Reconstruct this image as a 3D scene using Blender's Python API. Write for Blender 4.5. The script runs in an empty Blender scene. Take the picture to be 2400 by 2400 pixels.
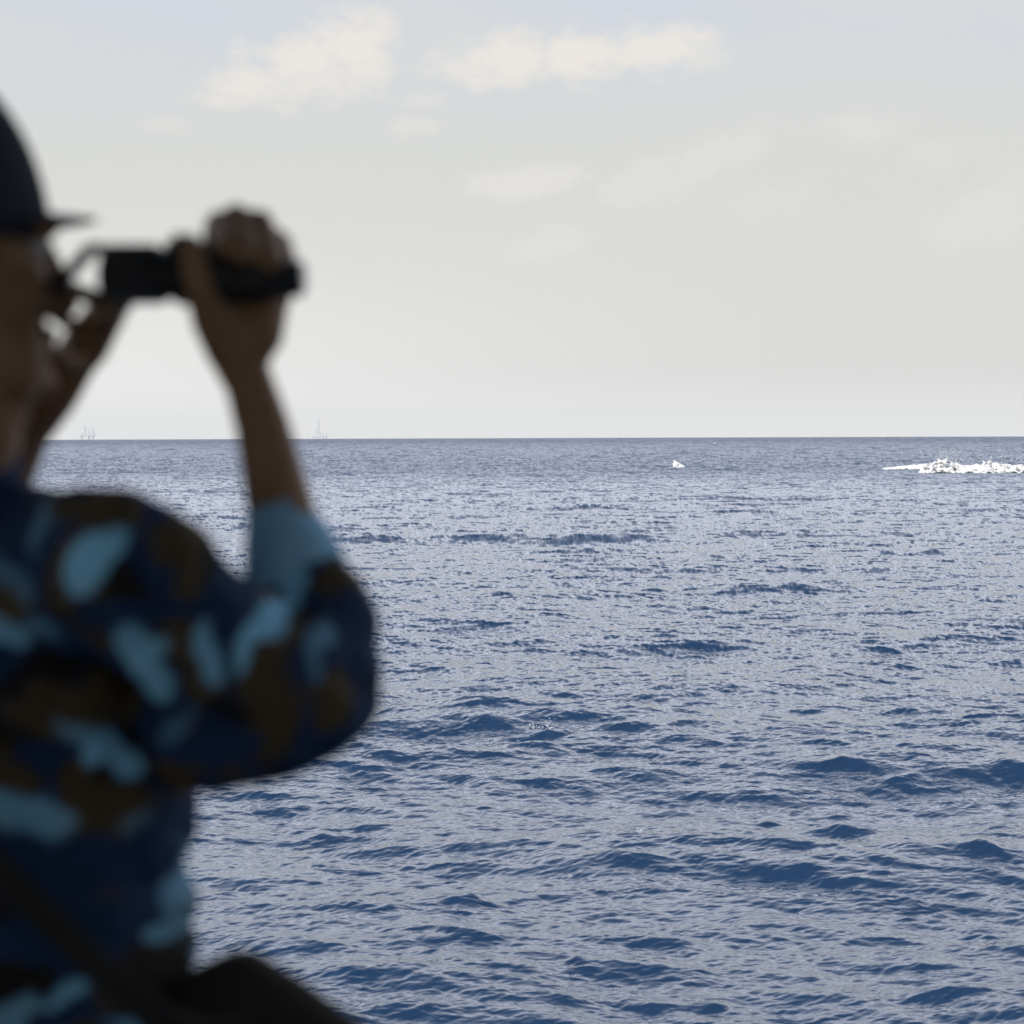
import bpy, bmesh, math, random
import numpy as np
from mathutils import Vector, Matrix, noise

random.seed(7)
S = bpy.context.scene
COL = S.collection
R = math.radians

# ------------------------------------------------------------------ camera
CAM_H = 6.0                      # eye height above the sea
LENS, SENSOR = 85.0, 36.0
TH = SENSOR / 2 / LENS           # tan of the half field of view
PITCH = math.atan(177 / 1200 * TH) + 0.0007
cam_d = bpy.data.cameras.new('camera')
cam = bpy.data.objects.new('camera', cam_d)
COL.objects.link(cam)
cam.location = (0, 0, CAM_H)
cam_d.lens, cam_d.sensor_width = LENS, SENSOR
cam_d.clip_start, cam_d.clip_end = 0.05, 90000
cam.rotation_mode = 'QUATERNION'
ROLL = R(0.2)
cam.rotation_quaternion = (Matrix.Rotation(math.pi / 2 - PITCH, 3, 'X') @ Matrix.Rotation(-ROLL, 3, 'Z')).to_quaternion()
cam_d.dof.use_dof = True
cam_d.dof.focus_distance = 70
cam_d.dof.aperture_fstop = 4.9
S.camera = cam

# ------------------------------------------------------------------ sky, sun, exposure
SUN_EL, SUN_AZ = 32.0, -130.0    # azimuth from the view direction (+Y), negative = to the left
W = bpy.data.worlds.new('World')
S.world = W
W.use_nodes = True
nt = W.node_tree
for n in list(nt.nodes): nt.nodes.remove(n)
class NB:
    """small node helper"""
    def __init__(s, tree): s.t = tree
    def n(s, kind, **kw):
        x = s.t.nodes.new(kind)
        for k, v in kw.items():
            if k.startswith('i_'):
                x.inputs[int(k[2:])].default_value = v
            else: setattr(x, k, v)
        return x
    def l(s, a, b): s.t.links.new(a, b)
    def m(s, op, a, b=None, c=None, clamp=False):
        x = s.t.nodes.new('ShaderNodeMath'); x.operation = op; x.use_clamp = clamp
        for i, v in enumerate((a, b, c)):
            if v is None: continue
            if isinstance(v, (int, float)): x.inputs[i].default_value = v
            else: s.t.links.new(v, x.inputs[i])
        return x.outputs[0]
    def mix(s, f, a, b, typ='MIX'):
        x = s.t.nodes.new('ShaderNodeMixRGB'); x.blend_type = typ
        for i, v in enumerate((f, a, b)):
            if isinstance(v, (int, float)): x.inputs[i].default_value = v
            elif isinstance(v, tuple): x.inputs[i].default_value = (*v, 1)
            else: s.t.links.new(v, x.inputs[i])
        return x.outputs[0]
    def sm(s, v, a, b):
        x = s.t.nodes.new('ShaderNodeMapRange'); x.interpolation_type = 'SMOOTHSTEP'
        s.t.links.new(v, x.inputs[0]); x.inputs[1].default_value = a; x.inputs[2].default_value = b
        return x.outputs[0]
nb = NB(nt)
sky = nb.n('ShaderNodeTexSky', sky_type='NISHITA', sun_disc=False, sun_elevation=R(SUN_EL),
           sun_rotation=R(SUN_AZ), altitude=10, air_density=1.0, dust_density=2.0, ozone_density=1.5)
tc = nb.n('ShaderNodeTexCoord')
sep = nb.n('ShaderNodeSeparateXYZ'); nb.l(tc.outputs['Generated'], sep.inputs[0])
az = nb.m('MULTIPLY', nb.m('ARCTAN2', sep.outputs[0], sep.outputs[1]), 180 / math.pi)   # degrees, + right
el = nb.m('MULTIPLY', nb.m('ARCSINE', sep.outputs[2]), 180 / math.pi)
# warped sky coordinates (degrees)
cv = nb.n('ShaderNodeCombineXYZ'); nb.l(az, cv.inputs[0]); nb.l(el, cv.inputs[1])
n1 = nb.n('ShaderNodeTexNoise'); n1.inputs['Scale'].default_value = 0.95; n1.inputs['Detail'].default_value = 7; n1.inputs['Roughness'].default_value = 0.62
sc1 = nb.n('ShaderNodeMapping'); sc1.inputs['Scale'].default_value = (0.85, 1.2, 1); nb.l(cv.outputs[0], sc1.inputs[0]); nb.l(sc1.outputs[0], n1.inputs['Vector'])
n2 = nb.n('ShaderNodeTexNoise'); n2.inputs['Scale'].default_value = 0.16; n2.inputs['Detail'].default_value = 6; n2.inputs['Roughness'].default_value = 0.55
sc2 = nb.n('ShaderNodeMapping'); sc2.inputs['Scale'].default_value = (0.6, 1.7, 1); sc2.inputs['Location'].default_value = (3.1, 1.7, 0); nb.l(cv.outputs[0], sc2.inputs[0]); nb.l(sc2.outputs[0], n2.inputs['Vector'])
DEGPX = math.degrees(math.atan(TH)) / 1200
def pdeg(px, py): return ((px - 1200) * DEGPX, (1027 - py) * DEGPX)
clouds = None
for (px, py, rx, ry, tilt, st) in [
        (820, 115, 120, 80, 0.1, 1.0), (700, 150, 140, 85, 0.1, 1.0), (600, 205, 120, 60, 0.1, .9), (770, 195, 150, 65, 0.1, .8), (860, 150, 80, 90, 0, .85), (520, 245, 90, 30, 0.05, .7), (880, 90, 70, 55, 0, .8),
        (1190, 145, 170, 70, 0.1, .95), (1370, 140, 170, 75, 0.0, 1.0), (1550, 125, 160, 65, 0.0, .95), (1640, 150, 90, 40, 0, .5),
        (1250, 430, 170, 45, 0.1, .55), (950, 300, 80, 30, 0, .4), (1640, 400, 140, 60, .6, .3),
        (2030, 310, 110, 45, 0, .25), (1290, 580, 120, 45, .1, .3), (380, 300, 80, 25, 0, .25),
        (2300, 520, 160, 90, .3, .3), (1500, 440, 120, 60, .3, .35), (1750, 360, 60, 70, .5, .3), (1000, 240, 70, 30, 0, .3), (2200, 380, 90, 50, 0, .2), (1800, 480, 140, 50, 0, .2)]:
    a0, e0 = pdeg(px, py)
    da = nb.m('DIVIDE', nb.m('SUBTRACT', az, a0), rx * DEGPX)
    de = nb.m('DIVIDE', nb.m('ADD', nb.m('SUBTRACT', el, e0), nb.m('MULTIPLY', nb.m('SUBTRACT', az, a0), -tilt)), ry * DEGPX)
    r = nb.m('SQRT', nb.m('ADD', nb.m('MULTIPLY', da, da), nb.m('MULTIPLY', de, de)))
    v = nb.m('SUBTRACT', nb.m('ADD', 1.0, nb.m('MULTIPLY', nb.m('SUBTRACT', n1.outputs[0], 0.5), 2.3)), r)
    v = nb.m('MULTIPLY', nb.sm(v, -0.2, 0.75), st)
    clouds = v if clouds is None else nb.m('MAXIMUM', clouds, v)
# broad thin veil over the whole sky
veil = nb.sm(n2.outputs[0], 0.35, 0.7)
up = nb.sm(el, 14.0, 58.0)                 # clearer, bluer sky higher up
lowband = nb.sm(el, 7.5, 0.0)
STR = 0.10
CL = 1.0 / STR
hz_left = tuple(c * CL for c in (0.86, 0.86, 0.84))
hz_right = tuple(c * CL for c in (0.73, 0.73, 0.71))
mid = tuple(c * CL for c in (0.70, 0.71, 0.68))
topc = tuple(c * CL for c in (0.64, 0.685, 0.75))
veilc = tuple(c * CL for c in (0.72, 0.72, 0.69))
cloudc = tuple(c * CL for c in (0.84, 0.80, 0.755))
lowwhite = tuple(c * CL for c in (1.48, 1.54, 1.74))
high = nb.mix(0.55, sky.outputs[0], tuple(c * CL for c in (0.22, 0.34, 0.54)))
horiz = nb.mix(nb.sm(az, -11.0, 8.0), hz_left, hz_right)
base = nb.mix(nb.sm(el, 0.5, 6.5), horiz, mid)
base = nb.mix(nb.sm(el, 1.6, 0.0), base, tuple(c * CL for c in (0.86, 0.86, 0.84)))
base = nb.mix(nb.sm(el, 5.5, 10.5), base, topc)
base = nb.mix(nb.m('MULTIPLY', veil, nb.m('MULTIPLY', 0.55, nb.sm(el, 2.0, 6.0))), base, veilc)
base = nb.mix(clouds, base, cloudc)
base = nb.mix(nb.sm(el, 10.5, 14.0), base, lowwhite)
colr = nb.mix(up, base, high)
bg = nb.n('ShaderNodeBackground'); bg.inputs[1].default_value = STR
nb.l(colr, bg.inputs[0])
wo = nb.n('ShaderNodeOutputWorld'); nb.l(bg.outputs[0], wo.inputs[0])

sun_d = bpy.data.lights.new('sun', 'SUN')
sun = bpy.data.objects.new('sun', sun_d); COL.objects.link(sun)
sun_d.energy, sun_d.angle, sun_d.color = 3.0, R(0.5), (1.0, 0.95, 0.86)
sd = Vector((math.sin(R(SUN_AZ)) * math.cos(R(SUN_EL)), math.cos(R(SUN_AZ)) * math.cos(R(SUN_EL)), math.sin(R(SUN_EL))))
sun.rotation_euler = sd.to_track_quat('Z', 'Y').to_euler()
sun.location = (0, 0, 30)
S.view_settings.view_transform = 'Standard'
S.view_settings.look = 'None'
S.view_settings.exposure = 0.0
S.view_settings.gamma = 1.0
S.cycles.use_denoising = True
S.cycles.use_adaptive_sampling = False
S.cycles.max_bounces = 8

# ------------------------------------------------------------------ helpers
def mat(name, col, rough=0.6, spec=0.5, noise_amt=0.0, nscale=20, bump=0.0, bscale=200, metal=0.0, attr=None):
    m = bpy.data.materials.new(name); m.use_nodes = True
    b = m.node_tree.nodes['Principled BSDF']; q = NB(m.node_tree)
    b.inputs['Roughness'].default_value = rough
    b.inputs['Specular IOR Level'].default_value = spec
    b.inputs['Metallic'].default_value = metal
    b.inputs['Base Color'].default_value = (*col, 1)
    src = None
    if attr:
        a = q.n('ShaderNodeAttribute', attribute_name=attr); src = a.outputs['Color']
    if noise_amt > 0:
        t = q.n('ShaderNodeTexCoord'); nn = q.n('ShaderNodeTexNoise'); nn.inputs['Scale'].default_value = nscale; nn.inputs['Detail'].default_value = 5
        q.l(t.outputs['Object'], nn.inputs['Vector'])
        f = q.m('MULTIPLY_ADD', nn.outputs[0], noise_amt * 2, 1 - noise_amt)
        cc = q.n('ShaderNodeCombineXYZ')
        for i in range(3): q.l(f, cc.inputs[i])
        src = q.mix(1.0, src if src is not None else (*col,), cc.outputs[0], 'MULTIPLY')
    if src is not None: q.l(src, b.inputs['Base Color'])
    if bump > 0:
        t = q.n('ShaderNodeTexCoord'); nn = q.n('ShaderNodeTexNoise'); nn.inputs['Scale'].default_value = bscale; nn.inputs['Detail'].default_value = 4
        q.l(t.outputs['Object'], nn.inputs['Vector'])
        bp = q.n('ShaderNodeBump'); bp.inputs['Strength'].default_value = bump; bp.inputs['Distance'].default_value = 0.002
        q.l(nn.outputs[0], bp.inputs['Height']); q.l(bp.outputs[0], b.inputs['Normal'])
    return m

def link(name, me, m, parent=None, smooth=True):
    o = bpy.data.objects.new(name, me); COL.objects.link(o)
    if m: me.materials.clear(); me.materials.append(m)
    if smooth:
        me.polygons.foreach_set('use_smooth', [True] * len(me.polygons))
    if parent: o.parent = parent
    return o

def from_bm(name, bm, m, parent=None, smooth=False):
    me = bpy.data.meshes.new(name); bmesh.ops.recalc_face_normals(bm, faces=bm.faces); bm.to_mesh(me); bm.free()
    return link(name, me, m, parent, smooth)

def tag(o, label=None, cat=None, group=None, kind=None):
    if label: o['label'] = label
    if cat: o['category'] = cat
    if group: o['group'] = group
    if kind: o['kind'] = kind

def box(bm, lo, hi, bev=0.0):
    c = [(a + b) / 2 for a, b in zip(lo, hi)]; s = [b - a for a, b in zip(lo, hi)]
    r = bmesh.ops.create_cube(bm, size=1, matrix=Matrix.Translation(c) @ Matrix.Diagonal((*s, 1)))
    if bev: bmesh.ops.bevel(bm, geom=list({e for v in r['verts'] for e in v.link_edges}), offset=bev, segments=2, affect='EDGES')

def cone(bm, a, b, ra, rb, seg=14, caps=True):
    a, b = Vector(a), Vector(b); d = b - a
    M = Matrix.Translation((a + b) / 2) @ d.to_track_quat('Z', 'Y').to_matrix().to_4x4()
    bmesh.ops.create_cone(bm, cap_ends=caps, segments=seg, radius1=ra, radius2=rb, depth=d.length, matrix=M)

def ball(bm, c, r, rot=None, sub=3):
    if isinstance(r, (int, float)): r = (r, r, r)
    M = Matrix.Translation(c)
    if rot is not None: M = M @ rot.to_4x4()
    bmesh.ops.create_icosphere(bm, subdivisions=sub, radius=1, matrix=M @ Matrix.Diagonal((*r, 1)))

def chain(bm, pts, sub=2):
    """overlapping tapered capsules: pts = [(Vector, radius)]"""
    for p, r in pts: ball(bm, p, r, sub=sub)
    for (p, r), (q, s) in zip(pts, pts[1:]):
        if (Vector(p) - Vector(q)).length > 1e-4: cone(bm, p, q, r, s, 16)

def remesh(name, bm, voxel, smooth_it=6, fac=0.5):
    me = bpy.data.meshes.new(name); bm.to_mesh(me); bm.free()
    o = bpy.data.objects.new('tmp', me); COL.objects.link(o)
    r = o.modifiers.new('r', 'REMESH'); r.mode = 'VOXEL'; r.voxel_size = voxel; r.adaptivity = 0
    s = o.modifiers.new('s', 'SMOOTH'); s.factor = fac; s.iterations = smooth_it
    dg = bpy.context.evaluated_depsgraph_get(); dg.update()
    out = bpy.data.meshes.new_from_object(o.evaluated_get(dg))
    out.name = name
    bpy.data.objects.remove(o); bpy.data.meshes.remove(me)
    return out

# ------------------------------------------------------------------ the sea
PXR = 2 * math.atan(TH) / 2400        # radians per photograph pixel near the middle
RE = 6371000.0
def make_tile(L, N, k0, k1, mss, seed, wdir, spread=2.0):
    rng = np.random.default_rng(seed)
    kx = np.fft.fftfreq(N, L / N) * 2 * np.pi
    KX, KY = np.meshgrid(kx, kx, indexing='ij')
    K = np.hypot(KX, KY); K[0, 0] = 1
    th = np.arctan2(KY, KX) - wdir
    D = 0.07 + np.abs(np.cos(th)) ** (spread + 2)
    band = 1 / (1 + (k0 / K) ** 6) / (1 + (K / k1) ** 6)
    A = np.sqrt(K ** -4 * D * band); A[0, 0] = 0
    H = A * (rng.normal(size=(N, N)) + 1j * rng.normal(size=(N, N)))
    f = lambda X: np.real(np.fft.ifft2(X)).astype(np.float32)
    sx, sy = f(1j * KX * H), f(1j * KY * H)
    c = math.sqrt(mss / float((sx ** 2 + sy ** 2).mean()))
    F = [f(H), sx, sy, f(-1j * KX / K * H), f(-1j * KY / K * H), f(KX * KX / K * H), f(KY * KY / K * H), f(KX * KY / K * H)]
    return L, N, [x * c for x in F]
def sample(tile, x, y, rot):
    L, N, F = tile
    c, s = math.cos(rot), math.sin(rot)
    u, v = (c * x + s * y) / L * N, (-s * x + c * y) / L * N
    iu, iv = np.floor(u).astype(np.int64), np.floor(v).astype(np.int64)
    fu, fv = (u - iu).astype(np.float32), (v - iv).astype(np.float32)
    a, b = iu % N, iv % N; a1, b1 = (a + 1) % N, (b + 1) % N
    o = [(f[a, b] * (1 - fu) + f[a1, b] * fu) * (1 - fv) + (f[a, b1] * (1 - fu) + f[a1, b1] * fu) * fv for f in F]
    h, sx, sy, dx, dy, xx, yy, xy = o
    # rotate back to world axes
    return (h, c * sx - s * sy, s * sx + c * sy, c * dx - s * dy, s * dx + c * dy,
            c * c * xx - 2 * c * s * xy + s * s * yy, s * s * xx + 2 * c * s * xy + c * c * yy,
            c * s * (xx - yy) + (c * c - s * s) * xy)

WD = R(78)            # waves run roughly towards/away from the ship
E = 0.0068            # mean square slope per e-fold of wavelength
tA = make_tile(157.0, 1024, 0.45, 4.0, E * 1.5, 11, WD, 3)
tA2 = make_tile(211.0, 1024, 0.30, 2.2, E * 0.5, 12, WD, 3)
tB = make_tile(23.7, 1024, 4.0, 20.0, E * 2.7, 13, WD, 2)
tC = make_tile(4.3, 512, 20.0, 90.0, E * 2.4, 14, WD, 1.5)

# azimuths (radians, from +Y) and distances
def azimuths():
    a = list(np.arange(-13.5, 13.5001, 0.029))
    s, x = [], 13.5
    step = 0.05
    while x < 180:
        x += step; step = min(step * 1.08, 3.0)
        if x < 178.5: s.append(x)
    return np.radians(np.array([-v for v in s[::-1]] + a + s))
AZ = azimuths()
dist = []
d = 0.6
while d < 19: dist.append(d); d *= 1.08
th = math.atan(CAM_H / 19.0)
while th > R(0.06): dist.append(CAM_H / math.tan(th)); th -= R(0.0095 if th > R(0.8) else 0.014)
d = dist[-1]
while d < 16000: d += 350; dist.append(d)
DI = np.array(dist)
NA, ND = len(AZ), len(DI)
G, Dm = np.meshgrid(AZ, DI, indexing='ij')
X = (Dm * np.sin(G)).ravel(); Y = (Dm * np.cos(G)).ravel(); Dr = Dm.ravel()
foot = np.maximum(Dr * 0.00041, 0.001)                  # width of a picture element there
acc = [np.zeros(len(X), np.float32) for _ in range(8)]
fine = np.abs(G.ravel()) < R(40)
rowgap = np.where(Dr < 430, 0.000166, 0.00025) * (Dr ** 2 / CAM_H + CAM_H)   # what the rows of the mesh can carry
calm = (1 - 0.36 * np.clip((Dr - 60) / 250, 0, 1) - 0.24 * np.clip((Dr - 400) / 900, 0, 1)).astype(np.float32)
def add(tile, rot, lam, chop, amp=1.0, far=None):
    w = (1 / (1 + (foot / lam * 1.6) ** 2)).astype(np.float32) * amp
    w = w * np.where(fine, 1, 0.6 if lam > 3 else 0).astype(np.float32)
    if far is not None: w = w * far
    o = sample(tile, X, Y, rot)
    wh = (1 / (1 + (rowgap / (lam * 0.45)) ** 2)).astype(np.float32)
    for i in range(8):
        acc[i] += o[i] * w * (wh * calm ** 2 if i in (0, 3, 4) else calm) * (chop if i > 2 else 1)
add(tA, 0.0, 4.0, 0.75)
add(tA2, 0.35, 7.0, 0.75)

# single larger waves seen in the photograph: (x, y of the crest, half width, height) in photo pixels, slant
def ground(px, py):
    a = (px - 1200) * PXR; t = (py - 1027) * PXR
    dd = CAM_H / math.tan(max(t, 1e-4)); return a, dd
WAVES = [(1120, 1742, 320, 92, -0.02), (940, 1800, 240, 40, 0.02), (1400, 1765, 240, 36, -0.06), (1200, 1790, 220, 30, 0), (1690, 1400, 200, 36, 0.0), (1600, 1425, 120, 30, 0.05), (1860, 1405, 110, 32, -0.05), (1900, 1375, 90, 20, -0.1),
    (1420, 1412, 110, 16, 0), (2130, 1325, 85, 36, 0.05), (2060, 1560, 110, 20, 0), (1860, 1562, 120, 20, 0.1),
    (1390, 1590, 60, 14, 0), (1140, 1560, 75, 16, 0), (2170, 1705, 120, 30, 0.1), (2330, 1730, 120, 22, 0.1),
    (1880, 1820, 200, 34, 0.1), (2300, 1825, 190, 40, -0.1), (2290, 2025, 130, 55, 0.0), (1990, 1985, 110, 44, 0.0),
    (1500, 2050, 140, 42, -0.06), (1760, 2065, 150, 22, 0), (620, 2100, 170, 40, 0.02), (720, 1945, 80, 26, 0),
    (680, 1880, 90, 26, 0), (1030, 2215, 150, 34, 0.2), (1370, 2275, 150, 40, 0.08), (890, 2310, 80, 30, 0),
    (1600, 2350, 120, 26, 0), (1210, 2125, 150, 30, -0.2), (1500, 1990, 100, 30, -0.05), (2290, 2190, 140, 34, 0),
    (2180, 2260, 110, 26, 0), (1730, 1945, 90, 28, 0), (1040, 1960, 60, 22, 0), (2350, 2370, 90, 30, 0),
    (900, 1640, 130, 18, 0), (2370, 1610, 70, 18, 0), (1560, 1800, 120, 20, 0.1), (1870, 1265, 60, 12, 0),
    (2350, 1295, 80, 10, 0), (1620, 1160, 70, 8, 0), (2000, 1210, 70, 8, 0),
    (2230, 1440, 90, 10, 0), (1010, 1370, 60, 12, 0), (560, 1205, 60, 8, 0), (450, 1940, 70, 26, 0), (1180, 2010, 90, 20, 0),
    (1850, 2180, 110, 26, 0.05), (2120, 2120, 90, 24, 0)]
Az, Dd = G.ravel(), Dr
for i, (px, py, hw, hp, sl) in enumerate(WAVES):
    a0, d0 = ground(px, py)
    hgt = hp * PXR * d0 * (0.56 if py > 1320 else 0.42)
    wid = hw * PXR * d0 * 0.92
    m = (np.abs(Az - a0) < 3.2 * hw * PXR) & (np.abs(Dd - d0) < 14 * hgt + 2)
    idx = np.nonzero(m)[0]
    if not len(idx): continue
    x = (Az[idx] - a0) * d0; y = Dd[idx] - d0
    u = x / wid
    y = y + sl * x * 3 + wid * (0.09 * np.sin(2.1 * u + i) + 0.05 * np.sin(5.3 * u + 2 * i) + 0.025 * np.sin(11 * u + 3 * i))
    sf, sb = hgt * 1.5, hgt * 3.4
    sg = np.where(y < 0, sf, sb)
    ay = np.abs(y / sg) + 1e-4
    gy = np.exp(-0.6 * ay ** 1.6); gx = np.exp(-0.5 * u ** 2) * (0.78 + 0.14 * np.cos(4 * u + i) + 0.08 * np.cos(9 * u + 2 * i))
    z = hgt * gy * gx
    zy = -z * 0.96 * ay ** 0.6 * np.sign(y) / sg
    zx = -z * x / wid ** 2
    ca, sa = np.cos(a0), np.sin(a0)
    acc[0][idx] += z
    acc[1][idx] += ca * zx + sa * zy
    acc[2][idx] += -sa * zx + ca * zy
# the steep fronts of distant waves are smoother than the rows of the mesh could show
face = acc[1] * np.sin(Az) + acc[2] * np.cos(Az)
ff = (1 - 0.55 * np.clip((face - 0.10) / 0.18, 0, 1) * np.clip((Dr - 50) / 80, 0, 1)).astype(np.float32)
add(tB, -0.2, 0.7, 0.8, far=ff)
add(tC, 0.5, 0.2, 0.5, far=ff)
h, sx, sy, dx, dy, xx, yy, xy = acc
# normal of the displaced surface
tx = np.stack([1 - xx * 0 + xx * -1 * -1 * 0 + 1 * (-xx), -xy, sx], 1)
ty = np.stack([-xy, 1 - yy, sy], 1)
tx[:, 0] = np.maximum(1 - xx, 0.35); ty[:, 1] = np.maximum(1 - yy, 0.35)
nrm = np.cross(tx, ty); nrm /= nrm[:, 2:3]
nrm[:, 0] = np.clip(nrm[:, 0], -1.0, 1.0); nrm[:, 1] = np.clip(nrm[:, 1], -1.0, 1.0)
# facets that lean away out of sight are hidden by the ones in front of them
ra, rb = np.sin(Az), np.cos(Az)
rad = -(nrm[:, 0] * ra + nrm[:, 1] * rb)                # slope rising away from the ship
theta = np.clip(CAM_H / Dd, 0.0, 10)
lim = theta * 0.9
rad2 = np.abs(rad + lim) - lim
miss = np.clip((Dd - 60) / 350, 0, 1) * 0.19 + np.clip((Dd - 900) / 1500, 0, 1) * 0.07
dlt = np.where(Dd > 15, rad2 + miss - rad, 0)
nrm[:, 0] -= dlt * ra; nrm[:, 1] -= dlt * rb
nrm /= np.linalg.norm(nrm, axis=1)[:, None]
zc = -Dr ** 2 / (2 * RE)
# folding keeps the far rows in order: horizontal displacement fades out where rows are far apart
kd = np.clip(1 - Dr / 160, 0, 1)
V = np.stack([X + dx * kd, Y + dy * kd, h + zc], 1).astype(np.float32)
ii = (np.arange(NA - 1)[:, None] * ND + np.arange(ND - 1)[None, :]).ravel()
Q = np.stack([ii, ii + ND, ii + ND + 1, ii + 1], 1)[:, ::-1]
j = np.arange(ND - 1)                                   # close the ring behind the ship
Q = np.concatenate([Q, np.stack([(NA - 1) * ND + j, j, j + 1, (NA - 1) * ND + j + 1], 1)[:, ::-1]])
me = bpy.data.meshes.new('sea')
nv, nq = len(V), len(Q)
me.vertices.add(nv); me.vertices.foreach_set('co', V.ravel())
me.loops.add(nq * 4); me.loops.foreach_set('vertex_index', Q.astype(np.int32).ravel())
me.polygons.add(nq); me.polygons.foreach_set('loop_start', np.arange(0, nq * 4, 4, dtype=np.int32))
me.polygons.foreach_set('use_smooth', np.ones(nq, bool))
me.update(calc_edges=True)
at = me.attributes.new('wave_normal', 'FLOAT_VECTOR', 'POINT'); at.data.foreach_set('vector', nrm.astype(np.float32).ravel())
at = me.attributes.new('far', 'FLOAT', 'POINT'); at.data.foreach_set('value', np.clip(np.log(Dr / 25) / np.log(200), 0, 1).astype(np.float32))
wm = bpy.data.materials.new('sea_water'); wm.use_nodes = True
q = NB(wm.node_tree); b = wm.node_tree.nodes['Principled BSDF']
b.inputs['IOR'].default_value = 1.42
b.inputs['Base Color'].default_value = (0.013, 0.038, 0.088, 1)
an = q.n('ShaderNodeAttribute', attribute_name='wave_normal')
af = q.n('ShaderNodeAttribute', attribute_name='far')
rr = q.m('MULTIPLY_ADD', af.outputs['Fac'], 0.20, 0.05)
q.l(rr, b.inputs['Roughness'])
q.l(an.outputs['Vector'], b.inputs['Normal'])
sea = link('sea', me, wm, None, False)
tag(sea, kind='structure')

def sea_point(px, py, lift=0.0):
    a, dd = ground(px, py)
    return Vector((dd * math.sin(a), dd * math.cos(a), -dd * dd / 2 / RE + lift)), dd

# ------------------------------------------------------------------ white water
foam_m = mat('sea_foam', (0.80, 0.79, 0.76), 0.9, 0.2, 0.10, 0.5)
def foam_ridge(bm, px0, px1, py, prof, lump, seed, depth=3.0):
    """a tumbling crest: prof(t) gives its height in photo pixels along the crest"""
    rnd = random.Random(seed)
    c, dd = sea_point((px0 + px1) / 2, py)
    s = PXR * dd
    n = int((px1 - px0) / lump * 30)
    for i in range(n):
        t = rnd.random()
        x = (px0 + (px1 - px0) * t - 1200) * s
        hh = prof(t) * s
        v = rnd.random() ** 1.2
        y = dd + rnd.uniform(-depth, depth) * (1 - v * 0.6)
        r = lump * s * rnd.uniform(0.35, 1.0) * (1 - 0.55 * v)
        ball(bm, (x, y, -dd * dd / 2 / RE + hh * v), (r * 1.5, r, r * 0.75), Matrix.Rotation(rnd.uniform(-.5, .5), 3, 'Y'), 1)
    return dd, s
def droplets(bm, px0, px1, py, top, n, seed, size=1.6):
    rnd = random.Random(seed)
    _, dd = sea_point(px0, py); s = PXR * dd
    for i in range(n):
        x = (rnd.uniform(px0, px1) - 1200) * s
        z = top * s * rnd.random() ** 1.6
        r = s * size * rnd.uniform(0.35, 1)
        ball(bm, (x, dd + rnd.uniform(-2, 2), -dd * dd / 2 / RE + z), r, None, 1)

def prof_break(t):
    x = 2090 + 310 * t * 1.15
    if x < 2165: return 12 + 6 * math.sin((x - 2090) / 75 * math.pi)
    return 22 + 22 * math.exp(-((x - 2240) / 22) ** 2) + 8 * math.sin(x * 0.09) * 0.6 + 12 * math.exp(-((x - 2345) / 14) ** 2)
bm = bmesh.new()
foam_ridge(bm, 2175, 2500, 1121, lambda t: 21 + 20 * math.exp(-((2190 + 310 * t - 2236) / 20) ** 2) + 9 * noise.noise(Vector((t * 14, 1, 0))) + 6 * noise.noise(Vector((t * 40, 5, 0))) + 9 * math.exp(-((2190 + 310 * t - 2348) / 22) ** 2), 7, 1, 4)
bw = link('breaking_wave', remesh('breaking_wave', bm, 0.16, 12), foam_m)
tag(bw, 'long bright white breaking wave crest near the horizon at the right edge', 'breaking wave')
bm = bmesh.new(); foam_ridge(bm, 2085, 2185, 1112, lambda t: 3 + 11 * t, 5, 2, 1.5); link('foam_tail', remesh('foam_tail', bm, 0.2, 1), foam_m, bw)
bm = bmesh.new(); droplets(bm, 2180, 2480, 1118, 40, 420, 3, 1.4); droplets(bm, 2215, 2265, 1118, 56, 120, 4, 1.4)
tag(from_bm('spray', bm, foam_m, bw, True), kind='stuff')
def whitecap(px, py, w, hgt, seed, label, n=None):
    bm = bmesh.new()
    foam_ridge(bm, px - w, px + w, py, lambda t: hgt * (0.25 + 0.9 * (1 - t)), max(1.3, w * 0.22), seed, 1)
    o = link('whitecap', remesh('whitecap', bm, 0.12 if w > 10 else 0.5, 1), foam_m)
    tag(o, label, 'whitecap', 'small whitecaps near the horizon')
whitecap(1597, 1106, 13, 17, 5, 'small upright white splash standing alone on the sea left of the breaking wave')
whitecap(1683, 1050, 3, 4, 6, 'tiny white fleck of foam just below the horizon, right of the small splash')

# glittering flecks thrown up by two crests
fleck_m = mat('foam_fleck', (0.9, 0.9, 0.88), 0.35, 0.6)
bm = bmesh.new(); rnd = random.Random(9)
def flecks(pts, py_base, n, spread, size):
    for i in range(n):
        t = rnd.random() * (len(pts) - 1); k = int(t); f = t - k
        px = pts[k][0] * (1 - f) + pts[k + 1][0] * f + rnd.gauss(0, spread)
        py = pts[k][1] * (1 - f) + pts[k + 1][1] * f + rnd.gauss(0, spread * 0.55)
        _, dd = sea_point(1200, py_base); dd -= 0.8; s = PXR * dd
        ball(bm, ((px - 1200) * s, dd, CAM_H - (py - 1027) * s), s * size * rnd.uniform(0.4, 1), None, 1)
flecks([(1240, 1722), (1285, 1716), (1300, 1745), (1330, 1752)], 1745, 110, 9, 1.7)
flecks([(1500, 1975), (1510, 1974)], 1990, 9, 7, 1.5)
flecks([(1590, 1390), (1690, 1388), (1780, 1378)], 1395, 40, 8, 1.1)
fl = from_bm('foam_flecks', bm, fleck_m, None, True)
tag(fl, kind='stuff')

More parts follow.
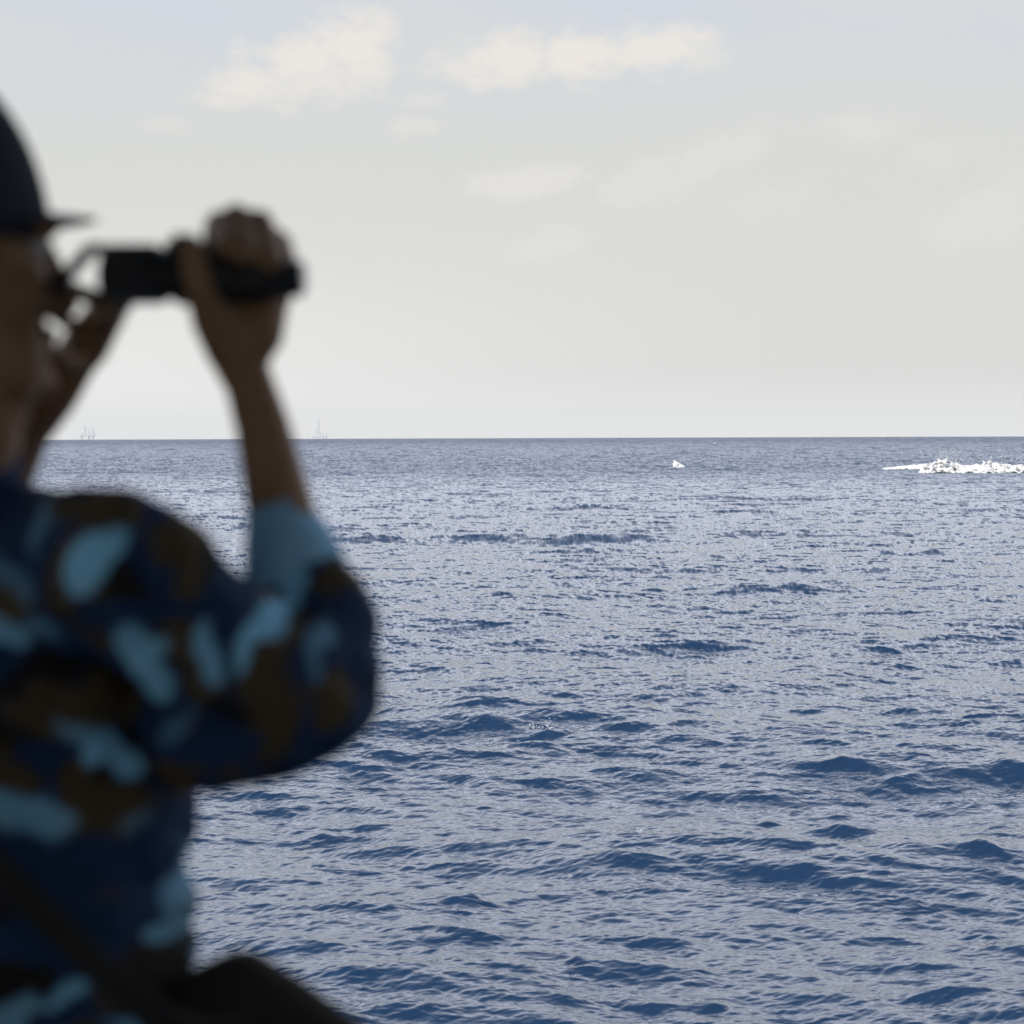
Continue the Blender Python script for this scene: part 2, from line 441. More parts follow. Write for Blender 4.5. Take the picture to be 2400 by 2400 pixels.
# ------------------------------------------------------------------ drilling rigs on the horizon
rig_m = mat('rig_paint', (0.66, 0.68, 0.70), 0.7, 0.3, 0.1, 0.05)
RIG_D = 14000.0
def rig_base(px):
    a = (px - 1200) * PXR
    return Vector((RIG_D * math.sin(a), RIG_D * math.cos(a), -RIG_D ** 2 / 2 / RE))
def lattice(bm, x, y, z0, z1, w0, w1, t, n):
    t *= 0.9
    pr = None
    for i in range(n + 1):
        f = i / n; z = z0 + (z1 - z0) * f; w = w0 + (w1 - w0) * f
        c = [Vector((x + sx_ * w / 2, y + sy_ * w / 2, z)) for sx_, sy_ in ((-1, -1), (1, -1), (1, 1), (-1, 1))]
        for k in range(4): cone(bm, c[k], c[(k + 1) % 4], t * .6, t * .6, 5)
        if pr:
            for k in range(4):
                cone(bm, pr[k], c[k], t, t, 5); cone(bm, pr[k], c[(k + 1) % 4], t * .6, t * .6, 5)
        pr = c
def rig(px, name, label, cat, build):
    e = bpy.data.objects.new(name, None); COL.objects.link(e); e.location = rig_base(px)
    tag(e, label, cat)
    build(e)
def rig_left(e):
    bm = bmesh.new(); box(bm, (-44, -20, 22), (40, 20, 32), 1); from_bm('hull', bm, rig_m, e)
    for x0, x1, zt in ((-30, -20, 40), (16, 36, 38)):
        bm = bmesh.new(); box(bm, (x0, -14, 32.2), (x1, 14, zt), .5); from_bm('deckhouse', bm, rig_m, e)
    for x, zt in ((-36, 45), (-16, 80), (6, 72), (28, 78)):
        bm = bmesh.new(); lattice(bm, x, 0, -5 if x != -16 else 32, zt, 7, 5, 0.9, 10); from_bm('leg' if x != -16 else 'derrick', bm, rig_m, e)
    bm = bmesh.new(); lattice(bm, 30, -16, 38, 62, 3, 2, .6, 6); cone(bm, (30, -16, 60), (64, -16, 52), 1.2, .5, 6); from_bm('crane', bm, rig_m, e)
def rig_right(e):
    bm = bmesh.new(); box(bm, (-38, -18, 10), (44, 18, 19), 1); from_bm('hull', bm, rig_m, e)
    bm = bmesh.new(); lattice(bm, 0, 0, 19, 118, 17, 6, 1.3, 14); cone(bm, (0, 0, 118), (0, 0, 148), .9, .5, 6); from_bm('derrick', bm, rig_m, e)
    for x, zt in ((-14, 58), (26, 52), (46, 30)):
        bm = bmesh.new(); lattice(bm, x, 8, -5, zt, 5, 4, .7, 8); from_bm('leg', bm, rig_m, e)
    bm = bmesh.new(); lattice(bm, -62, 0, -5, 62, 3, 2, .5, 10); from_bm('flare_boom', bm, rig_m, e)
rig(203, 'drilling_rig', 'faint broad drilling rig with several short towers on the horizon beside the jaw', 'rig', rig_left)
rig(742, 'drilling_rig', 'faint drilling rig with one tall thin derrick on the horizon right of the raised forearm', 'rig', rig_right)

# ------------------------------------------------------------------ sea haze
bm = bmesh.new(); box(bm, (-17000, -17000, -24), (17000, 17000, 150))
hz = from_bm('haze', bm, None)
hzm = bpy.data.materials.new('haze'); hzm.use_nodes = True
for n in list(hzm.node_tree.nodes):
    if n.type != 'OUTPUT_MATERIAL': hzm.node_tree.nodes.remove(n)
q = NB(hzm.node_tree); pv = q.n('ShaderNodeVolumePrincipled')
pv.inputs['Color'].default_value = (0.99, 0.99, 0.99, 1); pv.inputs['Density'].default_value = 0.00003; pv.inputs['Anisotropy'].default_value = 0.0
q.l(pv.outputs[0], hzm.node_tree.nodes['Material Output'].inputs['Volume'])
hz.data.materials.append(hzm); tag(hz, kind='stuff')

# ------------------------------------------------------------------ the ship's sheltered deck (outside the frame: it keeps the figure in shade)
DECK = CAM_H - 1.46
grey = mat('grey_ship_paint', (0.16, 0.17, 0.18), 0.5, 0.5, 0.15, 3, 0.3, 60)
pale = mat('pale_ship_paint', (0.55, 0.56, 0.55), 0.5, 0.5, 0.1, 3, 0.3, 60)
dkm = mat('deck_paint', (0.13, 0.135, 0.14), 0.8, 0.3, 0.25, 6, 0.6, 200)
ship = bpy.data.objects.new('ship', None); COL.objects.link(ship); ship.location = (0, 0, 0)
tag(ship, 'grey naval ship whose shaded open deck carries the person', 'ship')
bm = bmesh.new(); box(bm, (-12, -7, DECK - 0.12), (12, 2.75, DECK)); box(bm, (-12, 2.62, DECK + .001), (12, 2.75, DECK + 0.12)); from_bm('deck', bm, dkm, ship)
bm = bmesh.new(); box(bm, (-12, -7, -1.5), (12, 2.70, DECK - 0.12)); from_bm('hull', bm, grey, ship)
bm = bmesh.new(); box(bm, (-6, -2.6, DECK + 2.35), (6, 2.5, DECK + 2.45)); from_bm('shade_deckhead', bm, pale, ship)  # unseen roof, added to shade the figure and sized to let some sky light in
bm = bmesh.new(); box(bm, (-6, -5, DECK), (6, -4.9, DECK + 2.35)); from_bm('bounce_bulkhead', bm, pale, ship)  # unseen wall behind the camera, added to shape the light; pale to bounce sun forward
for x in (-5.6, 5.6):
    bm = bmesh.new(); cone(bm, (x, 2.3, DECK), (x, 2.3, DECK + 2.35), .06, .06, 16); from_bm('stanchion', bm, grey, ship, True)

# ------------------------------------------------------------------ the person
YP = 1.95
K = 2 * TH / 2400 * YP                     # metres per photo pixel at the person
cp, sp = math.cos(PITCH), math.sin(PITCH)
def P(px, py, Yd=YP):
    u = (px - 1200) / 1200 * TH; v = (1200 - py) / 1200 * TH
    u, v = u * math.cos(ROLL) + v * math.sin(ROLL) * -1, v * math.cos(ROLL) + u * math.sin(ROLL)
    # ray = forward + u*right + v*up with the camera pitched down
    dy_ = cp + v * sp; dz_ = -sp + v * cp
    return Vector((u / dy_ * Yd, Yd, CAM_H + dz_ / dy_ * Yd))
def px_(n): return n * K
skin_m = bpy.data.materials.new('skin'); skin_m.use_nodes = True
b = skin_m.node_tree.nodes['Principled BSDF']; q = NB(skin_m.node_tree)
b.inputs['Roughness'].default_value = 0.62
b.inputs['Subsurface Weight'].default_value = 0.06; b.inputs['Subsurface Scale'].default_value = 0.01
t = q.n('ShaderNodeTexCoord'); nn = q.n('ShaderNodeTexNoise'); nn.inputs['Scale'].default_value = 14; nn.inputs['Detail'].default_value = 6
q.l(t.outputs['Object'], nn.inputs['Vector'])
q.l(q.mix(nn.outputs[0], (0.20, 0.105, 0.048), (0.29, 0.165, 0.082)), b.inputs['Base Color'])
n3 = q.n('ShaderNodeTexNoise'); n3.inputs['Scale'].default_value = 300; q.l(t.outputs['Object'], n3.inputs['Vector'])
bp = q.n('ShaderNodeBump'); bp.inputs['Strength'].default_value = .25; bp.inputs['Distance'].default_value = .001; q.l(n3.outputs[0], bp.inputs['Height']); q.l(bp.outputs[0], b.inputs['Normal'])

FA = R(22)                                   # facing, measured from +X towards +Y
Fw = Vector((math.cos(FA), math.sin(FA), 0)); Lf = Vector((-math.sin(FA), math.cos(FA), 0)); Up = Vector((0, 0, 1))
HR = Matrix((Fw, Lf, Up)).transposed()       # head frame: x forward, y left, z up
HC = P(-137, 586, 2.03)                      # centre of the head
def H(f, l, u): return HC + Fw * f + Lf * l + Up * u
body = bmesh.new()
# skull, face, jaw
ball(body, P(30, 830, 2.02), (.030, .040, .045)); ball(body, P(-10, 920, 2.03), (.030, .040, .045)); ball(body, P(-20, 1010, 2.04), (.026, .035, .04))
ball(body, H(-0.012, 0, 0.035), (0.094, 0.075, 0.088), HR)
ball(body, H(0.030, 0, -0.030), (0.060, 0.062, 0.085), HR)
ball(body, H(0.045, 0, -0.082), (0.044, 0.046, 0.036), HR); ball(body, H(0.02, 0, -0.10), (0.050, 0.045, 0.030), HR)
ball(body, H(0.078, 0, -0.106), (0.020, 0.022, 0.017), HR)
for s in (-1, 1):
    ball(body, H(0.058, s * 0.038, -0.030), (0.028, 0.022, 0.026), HR)          # cheekbone
    ball(body, H(0.078, s * 0.030, 0.020), (0.016, 0.026, 0.009), HR)           # brow
    ball(body, H(-0.004, s * 0.077, -0.012), (0.018, 0.009, 0.031), HR @ Matrix.Rotation(-.2, 3, 'Y'))   # ear
    ball(body, H(-0.006, s * 0.076, -0.036), (0.009, 0.006, 0.010), HR)
    ball(body, H(0.092, s * 0.011, -0.043), 0.009)                                # nostril wing
chain(body, [(H(0.088, 0, 0.008), .008), (H(0.103, 0, -0.028), .010), (H(0.106, 0, -0.040), .0115)])
ball(body, H(0.089, 0, -0.066), (0.010, 0.025, 0.006), HR); ball(body, H(0.087, 0, -0.078), (0.010, 0.021, 0.007), HR)
NB_ = P(-175, 1120, 2.04)
chain(body, [(H(-0.02, 0, -0.05), .060), (H(-0.012, 0, -0.13), .060), (NB_, .066)])
# trunk, hips, legs under the clothes
SH_R = P(285, 1310, 1.87); EL_R = P(755, 1610, 2.00); WR_R = P(568, 850, 2.03)
SH_L = P(-330, 1290, 2.24); EL_L = P(-165, 1400, 2.34); WR_L = P(165, 850, 2.14)
CH = P(-60, 1480, 2.05); WA = P(-10, 2000, 2.03); HP = P(20, 2350, 2.03)
ball(body, CH, (0.12, 0.09, 0.13)); chain(body, [(CH + Vector((0, 0, -.05)), .09), (WA, .09), (HP, .10)])
chain(body, [(P(-190, 1360, 2.05), .035), (P(120, 1340, 1.96), .030), (SH_R, .032)]); chain(body, [(P(-190, 1330, 2.02), .045), (SH_L, .04)])
chain(body, [(H(0.03, 0, -.075), .045), (P(-85, 965, 2.02), .050), (P(-120, 1100, 2.03), .052)])
FT_R = Vector((HP.x + .03, 1.96, DECK + .09)); FT_L = Vector((HP.x - .02, 2.16, DECK + .09))
KN_R = Vector((HP.x + .06, 1.96, DECK + .48)); KN_L = Vector((HP.x + .02, 2.16, DECK + .48))
for kn, ft, dyy in ((KN_R, FT_R, -.08), (KN_L, FT_L, .08)):
    chain(body, [(HP + Vector((0, dyy, -.05)), .085), (kn, .052), (ft, .036)])
# arms
chain(body, [(SH_R, .036), (SH_R.lerp(EL_R, .5), .042), (EL_R, .040), (EL_R.lerp(WR_R, .25), .040), (EL_R.lerp(WR_R, .42), .036)])
chain(body, [(P(655, 1180, 2.02), .0285), (P(618, 1000, 2.03), .0235), (P(583, 880, 2.03), .0205)])
chain(body, [(EL_R.lerp(WR_R, .35), .037), (P(655, 1180, 2.02), .0285)])
ball(body, P(566, 850, 2.03), (.0215, .017, .026))
chain(body, [(SH_L, .042), (EL_L, .040), (EL_L.lerp(WR_L, .3), .038), (P(34, 985, 2.18), .035), (P(118, 900, 2.15), .029), (WR_L, .0225)])
# right hand: palm up the near side of the binoculars, thumb behind, four fingers curled over the barrel
YH = 2.03
chain(body, [(P(566, 850, YH), .022), (P(556, 770, YH), .027), (P(535, 735, YH), .024)])
chain(body, [(P(566, 850, YH), .020), (P(600, 770, YH), .026), (P(622, 728, YH + .005), .021)])
chain(body, [(P(540, 830, YH), .018), (P(500, 745, YH - .018), .0175), (P(474, 665, YH - .040), .0130), (P(460, 610, YH - .044), .0115), (P(452, 568, YH - .040), .0100)])
fing = [  # each: knuckle behind the barrel, first joint, second joint over the top, tip on the near side
    [(530, 700, .028), (506, 610, .045), (516, 520, .012), (536, 572, -.036)],
    [(570, 695, .034), (558, 590, .048), (558, 505, .010), (582, 590, -.038)],
    [(612, 695, .034), (616, 590, .046), (612, 518, .010), (640, 618, -.036)],
    [(645, 700, .026), (668, 630, .036), (656, 566, .008), (680, 640, -.026)]]
ball(body, P(590, 590, YH + .036), (.034, .014, .030)); ball(body, P(640, 630, YH + .034), (.022, .014, .022))
for (c, rr_) in zip(fing, (.0128, .0134, .0134, .0128)):
    chain(body, [(P(x, y, YH + dd_), rr_ * s_) for (x, y, dd_), s_ in zip(c, (1.15, 1.0, .95, .82))])
# left hand: supports the eyepiece end from below, fingers reaching back to the brow and cheek
YL = 2.13
chain(body, [(WR_L, .020), (P(205, 800, YL), .0215), (P(240, 745, YL - .01), .0185)])
chain(body, [(P(205, 800, YL), .019), (P(262, 725, YL - .02), .0150), (P(280, 700, YL - .03), .012)])
chain(body, [(P(258, 725, YL - .02), .0105), (P(222, 690, YL - .035), .0082), (P(185, 676, YL - .045), .0078), (P(155, 662, YL - .055), .0075)])
chain(body, [(P(215, 785, YL), .0115), (P(178, 758, YL - .03), .0076), (P(150, 742, YL - .045), .0070), (P(130, 726, YL - .055), .0068)])
chain(body, [(P(275, 712, YL - .02), .0115), (P(300, 690, YL - .055), .0095), (P(305, 655, YL - .072), .0085)])
chain(body, [(P(255, 750, YL - .02), .0105), (P(262, 715, YL - .06), .009), (P(272, 670, YL - .075), .0082)])
chain(body, [(P(190, 830, YL), .014), (P(160, 838, YL - .03), .010), (P(135, 830, YL - .045), .008)])
bme = remesh('person', body, 0.0032, 5)
person = link('person', bme, skin_m)
tag(person, 'person in blue camouflage shirt and dark cap raising binoculars with both hands', 'person')

# hair and eyes
hair_m = mat('hair', (0.012, 0.010, 0.009), 0.6, 0.4, 0.3, 80, 0.8, 400)
bm = bmesh.new()
ball(bm, H(-0.028, 0, 0.020), (0.086, 0.079, 0.078), HR)
for s in (-1, 1): ball(bm, H(0.012, s * 0.070, 0.002), (0.016, 0.008, 0.030), HR)
hm = remesh('hair', bm, 0.004, 3)
for v in hm.vertices:
    v.co += Vector(v.normal) * 0.0015 * noise.noise(v.co * 260)
link('hair', hm, hair_m, person)
eye_m = mat('eye', (0.5, 0.48, 0.45), 0.2, 0.5)
for s in (-1, 1):
    bm = bmesh.new(); ball(bm, H(0.074, s * 0.030, 0.004), 0.0112); from_bm('eye', bm, eye_m, person, True)

# camouflage: patches of the cloth itself, laid out in metres on the garment's side
LIGHT = [(290, 1300, 105, 32, 50, 1), (150, 1245, 60, 24, 85, .35), (60, 1335, 40, 30, 0, .35), (118, 1372, 26, 34, 0, .3),
    (40, 1475, 75, 34, -12, .75), (160, 1478, 50, 28, -30, .4), (370, 1530, 90, 42, -72, .85), (395, 1510, 45, 22, 10, .7), (530, 1500, 80, 26, 85, .8),
    (650, 1440, 120, 26, 58, .95), (745, 1530, 60, 22, 70, .35), (280, 1780, 78, 24, -45, .95), (200, 1710, 70, 18, -25, .5), (75, 1880, 110, 44, -18, .62),
    (400, 2090, 90, 26, 88, .42), (330, 1940, 40, 22, 0, .2), (410, 2215, 75, 30, 0, .6), (480, 2300, 90, 34, -65, .55), (170, 2310, 70, 26, 25, .75),
    (40, 2350, 70, 22, 15, .5), (310, 2390, 50, 22, 0, .7), (430, 1690, 60, 22, 50, .25), ]
NAVY = [(840, 1500, 110, 100), (590, 1400, 60, 50), (40, 1260, 110, 80), (350, 1430, 110, 55), (520, 1740, 180, 50), (150, 2010, 200, 90), (180, 2170, 200, 60),
    (385, 1960, 60, 130), (400, 1650, 60, 120), (0, 1130, 80, 60), (560, 1450, 40, 110), (700, 1420, 50, 30)]
BROWN = [(280, 1185, 110, 45), (470, 1250, 70, 40), (650, 1660, 60, 110), (770, 1640, 50, 60), (180, 1650, 160, 60), (260, 1900, 110, 60), (470, 1480, 50, 60), (60, 1800, 60, 30), (430, 1840, 40, 60)]
def nv3(c):
    return Vector((noise.noise(c + Vector((11.3, 0, 0))), 0, noise.noise(c + Vector((0, 7.7, 3.1)))))
def camo(co, nor, wmix=0.0):
    px = 1200 + co.x / K; py = 1027 - (co.z - CAM_H) / K
    w = nv3(co * 18) * 36 + nv3(co * 45) * 30
    px += w.x; py += w.z
    n1_ = noise.noise(co * Vector((1, 1, 1)) * 11 + Vector((3, 8, 1))) if False else noise.noise(Vector((co.x * 17 + 3, co.y * 15 + 8, co.z * 19 + 1)))
    n2_ = noise.noise(Vector((co.x * 16 - 5, co.y * 14 + 2, co.z * 13 + 6)))
    nk = max([0] + [min(1, max(0, (1.25 - math.hypot((px - a) / c_, (py - b_) / d_)) * 3)) for a, b_, c_, d_ in NAVY if nor.y < .35])
    bk = max([0] + [min(1, max(0, (1.25 - math.hypot((px - a) / c_, (py - b_) / d_)) * 3)) for a, b_, c_, d_ in BROWN if nor.y < .35])
    col = Vector((0.012, 0.034, 0.090))
    k = min(max((n1_ - 0.06) * 9, 0), 1); k = max(k * (1 - nk), bk); col = col.lerp(Vector((0.072, 0.052, 0.028)), k)
    k = min(max((n2_ - 0.06) * 9, 0), 1) * (1 - nk) * (1 - bk); col = col.lerp(Vector((0.012, 0.010, 0.009)), k)
    lt = Vector((0.28, 0.64, 0.90))
    if nor.y > 0.35:
        n4 = noise.noise(Vector((co.x * 9 + 9, co.y * 9, co.z * 8 + 4)))
        k = min(max((n4 - 0.22) * 9, 0), 1) * .8
    else:
        k = 0
        for (cx, cy, a, c_, ang, st) in LIGHT:
            if abs(px - cx) > a * 1.6 or abs(py - cy) > a * 1.6: continue
            ca, sa = math.cos(R(ang)), math.sin(R(ang))
            u = (px - cx) * ca - (py - cy) * sa; v = (px - cx) * sa + (py - cy) * ca
            r = math.hypot(u / a, v / c_)
            k = max(k, st * min(max((1.15 - r) * 4, 0), 1))
    return col.lerp(lt, k)
def paint(me, fn):
    a = me.attributes.new('cloth', 'FLOAT_COLOR', 'POINT')
    buf = np.ones((len(me.vertices), 4), np.float32)
    for i, v in enumerate(me.vertices):
        buf[i, :3] = fn(v.co, v.normal)
    a.data.foreach_set('color', buf.ravel())
def wrinkle(me, amp, sc):
    nr = [v.normal.copy() for v in me.vertices]
    for v, n in zip(me.vertices, nr):
        c = v.co
        v.co = c + n * amp * (noise.noise(Vector((c.x, c.y, c.z * 1.6)) * sc) + 0.5 * noise.noise(c * sc * 2.3))
camo_m = mat('camouflage_cloth', (0.1, 0.1, 0.1), 0.85, 0.2, 0.12, 40, 0.5, 900, attr='cloth')

shirt = bmesh.new()
# trunk of the shirt
ball(shirt, P(40, 1520, 2.02), (.135, .115, .14))
for (xl, xr, y, yd, ry) in [(-430, 300, 1400, 2.03, .11), (-400, 400, 1420, 2.02, .125), (-400, 425, 1600, 2.02, .13), (-390, 448, 1800, 2.02, .13), (-390, 456, 1875, 2.02, .13),
                            (-380, 462, 1950, 2.02, .13), (-380, 458, 2100, 2.02, .13), (-385, 465, 2240, 2.02, .135), (-390, 500, 2400, 2.02, .14), (-390, 510, 2520, 2.02, .14)]:
    ball(shirt, P((xl + xr) / 2, y, yd), ((xr - xl) / 2 * K * yd / YP, ry, .075), None, 3)
chain(shirt, [(P(-215, 1210, 2.04), .065), (P(-60, 1285, 1.98), .048), (P(130, 1265, 1.92), .040), (P(255, 1262, 1.88), .045)])
chain(shirt, [(P(-215, 1210, 2.04), .065), (SH_L, .068)])
chain(shirt, [(P(-250, 1370, 2.02), .11), (P(60, 1380, 1.96), .085), (P(240, 1330, 1.90), .060)])
# right sleeve
chain(shirt, [(P(275, 1265, 1.87), .046), (P(325, 1330, 1.88), .060), (P(430, 1470, 1.91), .062), (P(560, 1575, 1.95), .071), (P(660, 1620, 1.98), .073), (P(722, 1578, 2.00), .0640)])
chain(shirt, [(P(480, 1700, 1.95), .058), (P(600, 1700, 1.97), .050), (P(690, 1650, 1.99), .052)])
chain(shirt, [(P(718, 1560, 2.00), .063), (P(733, 1490, 2.01), .057), (P(722, 1410, 2.01), .052), (P(703, 1360, 2.01), .045)])
# left sleeve
chain(shirt, [(SH_L, .066), (EL_L, .058), (EL_L.lerp(WR_L, .28), .050)])
sm_ = remesh('shirt', shirt, 0.0052, 8)
wrinkle(sm_, 0.0075, 19)
paint(sm_, camo)
shirt_o = link('shirt', sm_, camo_m, person)

# rolled light blue cuff: an open ring of cloth with thickness
def ring_tube(bm, secs, seg=40, th=.0035):
    """secs: (centre, axis, rx, ry) ; builds an outer and an inner skin"""
    rings = []
    full = list(secs) + [(c, a, rx - th, ry - th) for c, a, rx, ry in reversed(secs)]
    for c, a, rx, ry in full:
        a = a.normalized(); s1 = a.cross(Vector((0, 1, 0))).normalized(); s2 = a.cross(s1).normalized()
        rings.append([bm.verts.new(c + s1 * rx * math.cos(2 * math.pi * i / seg) + s2 * ry * math.sin(2 * math.pi * i / seg)) for i in range(seg)])
    for A_, B_ in zip(rings, rings[1:] + rings[:1]):
        for i in range(seg): bm.faces.new((A_[i], A_[(i + 1) % seg], B_[(i + 1) % seg], B_[i]))
bm = bmesh.new()
ax = P(650, 1175, 2.02) - P(700, 1380, 2.01)
ring_tube(bm, [(P(702, 1378, 2.01), ax, .0440, .046), (P(693, 1345, 2.01), ax, .0455, .046), (P(675, 1270, 2.01), ax, .0375, .040), (P(657, 1215, 2.02), ax, .0305, .034), (P(648, 1185, 2.02), ax, .0265, .031)])
cuff_m = mat('light_blue_cuff', (0.29, 0.57, 0.80), 0.85, 0.2, 0.15, 30, 0.5, 900)
cf = from_bm('cuff', bm, cuff_m, shirt_o, True)
for v in cf.data.vertices: v.co += Vector((1, 0, 0)) * 0.002 * noise.noise(v.co * 40)
# collar
bm = bmesh.new()
cc = P(-180, 1130, 2.04)
ring_tube(bm, [(cc + Vector((0, 0, -.03)), Vector((.12, 0, 1)), .086, .086), (cc + Vector((.005, 0, .01)), Vector((.12, 0, 1)), .078, .076), (cc + Vector((.008, 0, .035)), Vector((.12, 0, 1)), .074, .070)])
coll_m = mat('navy_collar', (0.014, 0.03, 0.085), 0.85, 0.2, 0.1, 30, 0.5, 900)
from_bm('collar', bm, coll_m, shirt_o, True)

# trousers and boots (below the frame)
bm = bmesh.new()
ball(bm, HP + Vector((0, 0, -.02)), (.155, .135, .12))
for kn, ft, dyy in ((KN_R, FT_R, -.08), (KN_L, FT_L, .08)):
    chain(bm, [(HP + Vector((0, dyy, -.07)), .098), (kn, .070), (ft + Vector((0, 0, .05)), .062)])
tm = remesh('trousers', bm, 0.009, 6); wrinkle(tm, .006, 12); paint(tm, camo)
link('trousers', tm, camo_m, person)
boot_m = mat('black_boot', (0.015, 0.014, 0.013), 0.45, 0.5, 0.2, 30)
for ft in (FT_R, FT_L):
    bm = bmesh.new()
    f = Fw
    chain(bm, [(ft + Vector((0, 0, .06)), .058), (ft + Vector((0, 0, -.03)), .052), (ft + f * .10 + Vector((0, 0, -.045)), .044), (ft + f * .17 + Vector((0, 0, -.052)), .036)])
    box(bm, tuple(ft + Vector((-.055, -.055, -.089))), tuple(ft + Vector((.055, .055, -.06))))
    link('boot', remesh('boot', bm, .006, 3), boot_m, person)

# cap: crown, band and curved brim
cap_m = mat('navy_cap_cloth', (0.032, 0.036, 0.055), 0.9, 0.15, 0.25, 25, 0.6, 700)
bm = bmesh.new()
bmesh.ops.create_uvsphere(bm, u_segments=48, v_segments=28, radius=1)
bmesh.ops.delete(bm, geom=[v for v in bm.verts if v.co.z < -0.12], context='VERTS')
CC = P(-160, 500, 2.03)
for v in bm.verts:
    x, y, z = v.co
    k = 1.0 - 0.16 * max(z, 0) ** 1.2
    v.co = CC + Fw * (x * .100 * k) + Lf * (y * .086 * k) + Up * (z * .140 - 0.004)
bmesh.ops.solidify(bm, geom=bm.faces[:], thickness=.003)
cap_o = from_bm('cap', bm, cap_m, person, True)
for v in cap_o.data.vertices: v.co += Up * .003 * noise.noise(v.co * 18)
bm = bmesh.new(); NU, NV = 20, 8; top, bot = [], []
for i in range(NU + 1):
    a = (i / NU - .5) * R(128)
    ro, co_ = [], []
    for jn in range(NV + 1):
        t_ = jn / NV
        ext = .042 * math.cos(a * 1.25) ** .6 * t_ if abs(a * 1.25) < R(89) else 0
        p = CC + Fw * (math.cos(a) * .098 + ext) + Lf * (math.sin(a) * (.085)) + Up * (.006 - .003 * t_ - .010 * math.sin(a) ** 2)
        ro.append(bm.verts.new(p)); co_.append(bm.verts.new(p - Up * .003))
    top.append(ro); bot.append(co_)
for i in range(NU):
    for jn in range(NV):
        bm.faces.new((top[i][jn], top[i + 1][jn], top[i + 1][jn + 1], top[i][jn + 1]))
        bm.faces.new((bot[i][jn], bot[i][jn + 1], bot[i + 1][jn + 1], bot[i + 1][jn]))
    bm.faces.new((top[i][NV], top[i + 1][NV], bot[i + 1][NV], bot[i][NV]))
    bm.faces.new((top[i][0], bot[i][0], bot[i + 1][0], top[i + 1][0]))
for jn in range(NV):
    bm.faces.new((top[0][jn], top[0][jn + 1], bot[0][jn + 1], bot[0][jn])); bm.faces.new((top[NU][jn], bot[NU][jn], bot[NU][jn + 1], top[NU][jn + 1]))
from_bm('brim', bm, cap_m, cap_o, True)

# ------------------------------------------------------------------ binoculars
bn_root = bpy.data.objects.new('binoculars', None); COL.objects.link(bn_root)
bn_root.location = (0, 0, 0)
tag(bn_root, 'black binoculars gripped in both hands in front of the eyes', 'binoculars')
rub = mat('black_rubber', (0.010, 0.010, 0.011), 0.55, 0.4, 0.2, 60, 0.5, 500)
glass = mat('coated_glass', (0.01, 0.012, 0.02), 0.05, 0.8)
for k_, yo in (('near', -.030), ('far', .030)):
    a0 = P(246, 640, YH + yo + .02); a1 = P(400, 632, YH + yo); a2 = P(470, 625, YH + yo); a3 = P(712, 650, YH + yo)
    dr = (a3 - a0).normalized()
    L0 = (a3 - a0).length
    bm = bmesh.new()
    prof = [(0, .0185), (.004, .0195), (.050, .0195), (.060, .0185), (.066, .0235), (.078, .025), (.095, .026), (.115, .022), (L0 - .012, .0165), (L0 - .008, .0150), (L0, .0150)]
    for (s0, r0), (s1, r1) in zip(prof, prof[1:]):
        cone(bm, a0 + dr * s0, a0 + dr * s1, r0, r1, 28)
    bb = from_bm('barrel', bm, rub, bn_root, True)
    bm = bmesh.new(); cone(bm, a0 + dr * (L0 + .0003), a0 + dr * (L0 + .002), .013, .012, 28); from_bm('objective_lens', bm, glass, bb, True)
    bm = bmesh.new(); cone(bm, a0 - dr * .001, a0 - dr * .0003, .012, .012, 24); from_bm('eyepiece_lens', bm, glass, bb, True)
bm = bmesh.new()
p0, p1 = P(240, 564, YH - .03), P(402, 708, YH + .035)
box(bm, (p0.x, p0.y, p1.z), (p1.x, p1.y + .0, p0.z), .003)
p0, p1 = P(388, 540, YH - .03), P(480, 708, YH + .04)
box(bm, (p0.x, p0.y, p1.z), (p1.x, p1.y, p0.z), .006)
from_bm('prism_housing', bm, rub, bn_root)
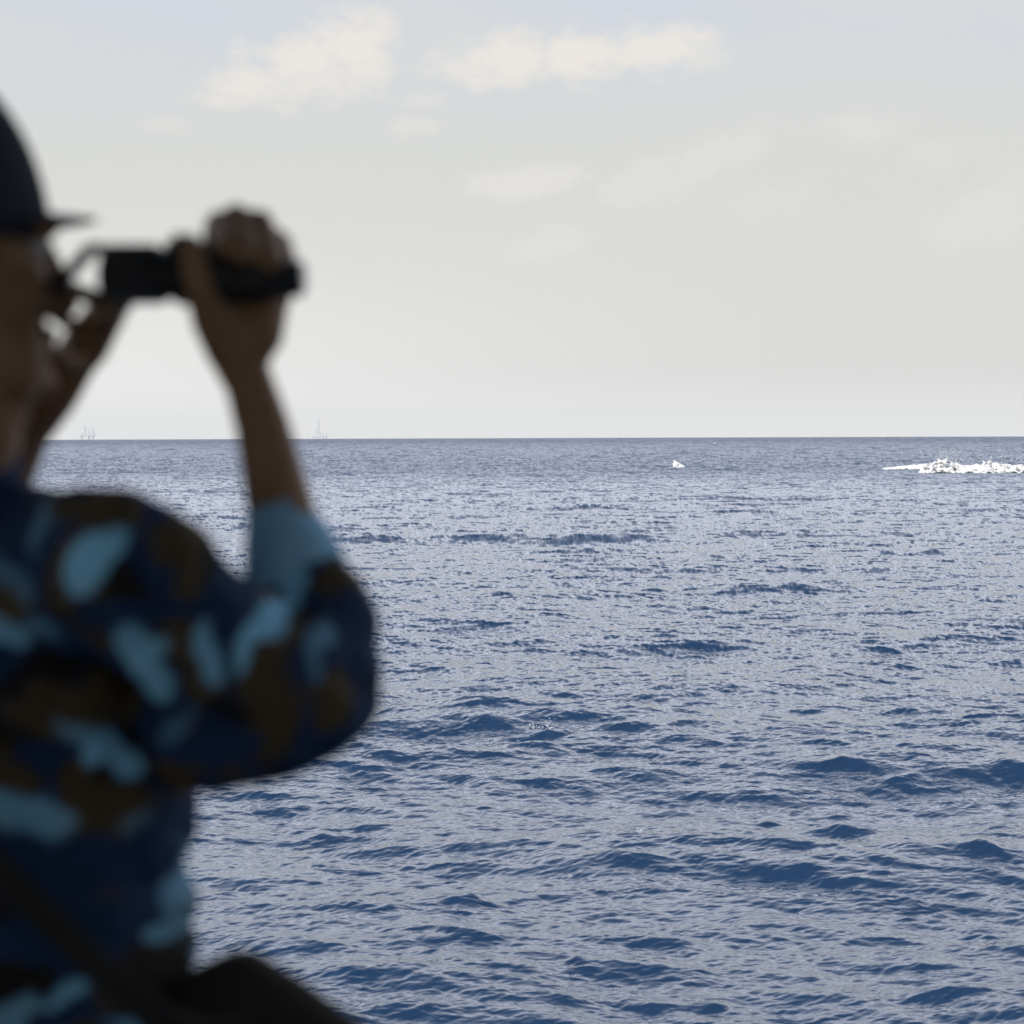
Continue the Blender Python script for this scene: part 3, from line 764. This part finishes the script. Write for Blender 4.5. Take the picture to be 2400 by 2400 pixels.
# neck strap
def strap(name, pts, w, t_, m, parent, up=Vector((0, 1, 0)), n=60):
    pts = [Vector(p) for p in pts]; out = []
    def cr(p0, p1, p2, p3, t): return 0.5 * ((2 * p1) + (-p0 + p2) * t + (2 * p0 - 5 * p1 + 4 * p2 - p3) * t * t + (-p0 + 3 * p1 - 3 * p2 + p3) * t ** 3)
    ext = [pts[0] * 2 - pts[1]] + pts + [pts[-1] * 2 - pts[-2]]
    for i in range(len(pts) - 1):
        for jx in range(10): out.append(cr(*ext[i:i + 4], jx / 10))
    out.append(pts[-1])
    bm = bmesh.new(); rings = []
    for i, p in enumerate(out):
        d_ = (out[min(i + 1, len(out) - 1)] - out[max(i - 1, 0)]).normalized()
        s1 = up - d_ * up.dot(d_); s1.normalize(); s2 = d_.cross(s1)
        rings.append([bm.verts.new(p + s1 * (w / 2) * a_ + s2 * (t_ / 2) * b_) for a_, b_ in ((-1, -1), (1, -1), (1, 1), (-1, 1))])
    for A_, B_ in zip(rings, rings[1:]):
        for i in range(4): bm.faces.new((A_[i], A_[(i + 1) % 4], B_[(i + 1) % 4], B_[i]))
    bm.faces.new(rings[0][::-1]); bm.faces.new(rings[-1])
    return from_bm(name, bm, m, parent)
strap_m = mat('black_strap', (0.012, 0.012, 0.012), 0.8, 0.3, 0.2, 60, .5, 600)
strap('strap', [P(262, 588, YH - .02), P(225, 576, YH - .02), P(190, 606, YH - .03), P(148, 652, YH - .03), P(96, 690, 2.07), P(30, 850, 2.13), P(-20, 1030, 2.14), P(-80, 1120, 2.12)], .012, .009, strap_m, bn_root)

# ------------------------------------------------------------------ shoulder bag
bag_root = bpy.data.objects.new('shoulder_bag', None); COL.objects.link(bag_root)
tag(bag_root, 'dark rounded shoulder bag hanging at the hip of the person by a diagonal strap', 'bag')
bag_m = mat('dark_canvas', (0.022, 0.019, 0.016), 0.85, 0.2, 0.25, 30, .6, 500)
bm = bmesh.new()
chain(bm, [(P(560, 2312, 1.98), .033), (P(640, 2372, 1.98), .036), (P(740, 2455, 1.98), .038), (P(840, 2570, 1.98), .040)])
chain(bm, [(P(490, 2345, 1.98), .034), (P(560, 2312, 1.98), .033)])
chain(bm, [(P(560, 2310, 1.98), .034), (P(520, 2480, 1.98), .05), (P(560, 2700, 1.98), .06), (P(780, 2700, 1.98), .06), (P(760, 2500, 1.98), .05)])
chain(bm, [(P(560, 2320, 1.98), .03), (P(660, 2560, 1.98), .07)])
link('pouch', remesh('pouch', bm, .006, 8), bag_m, bag_root)
strap('strap', [P(-400, 1550, 1.86), P(-250, 1760, 1.845), P(-60, 1980, 1.84), P(120, 2160, 1.84), P(300, 2330, 1.84), P(440, 2420, 1.88), P(560, 2400, 1.95), P(480, 2440, 2.06), P(100, 2200, 2.19), P(-150, 1800, 2.20), P(-300, 1450, 2.22), P(-395, 1215, 2.14), P(-470, 1300, 1.98), P(-400, 1550, 1.86)], .026, .003, strap_m, bag_root, up=Vector((.7, 0, .7)))
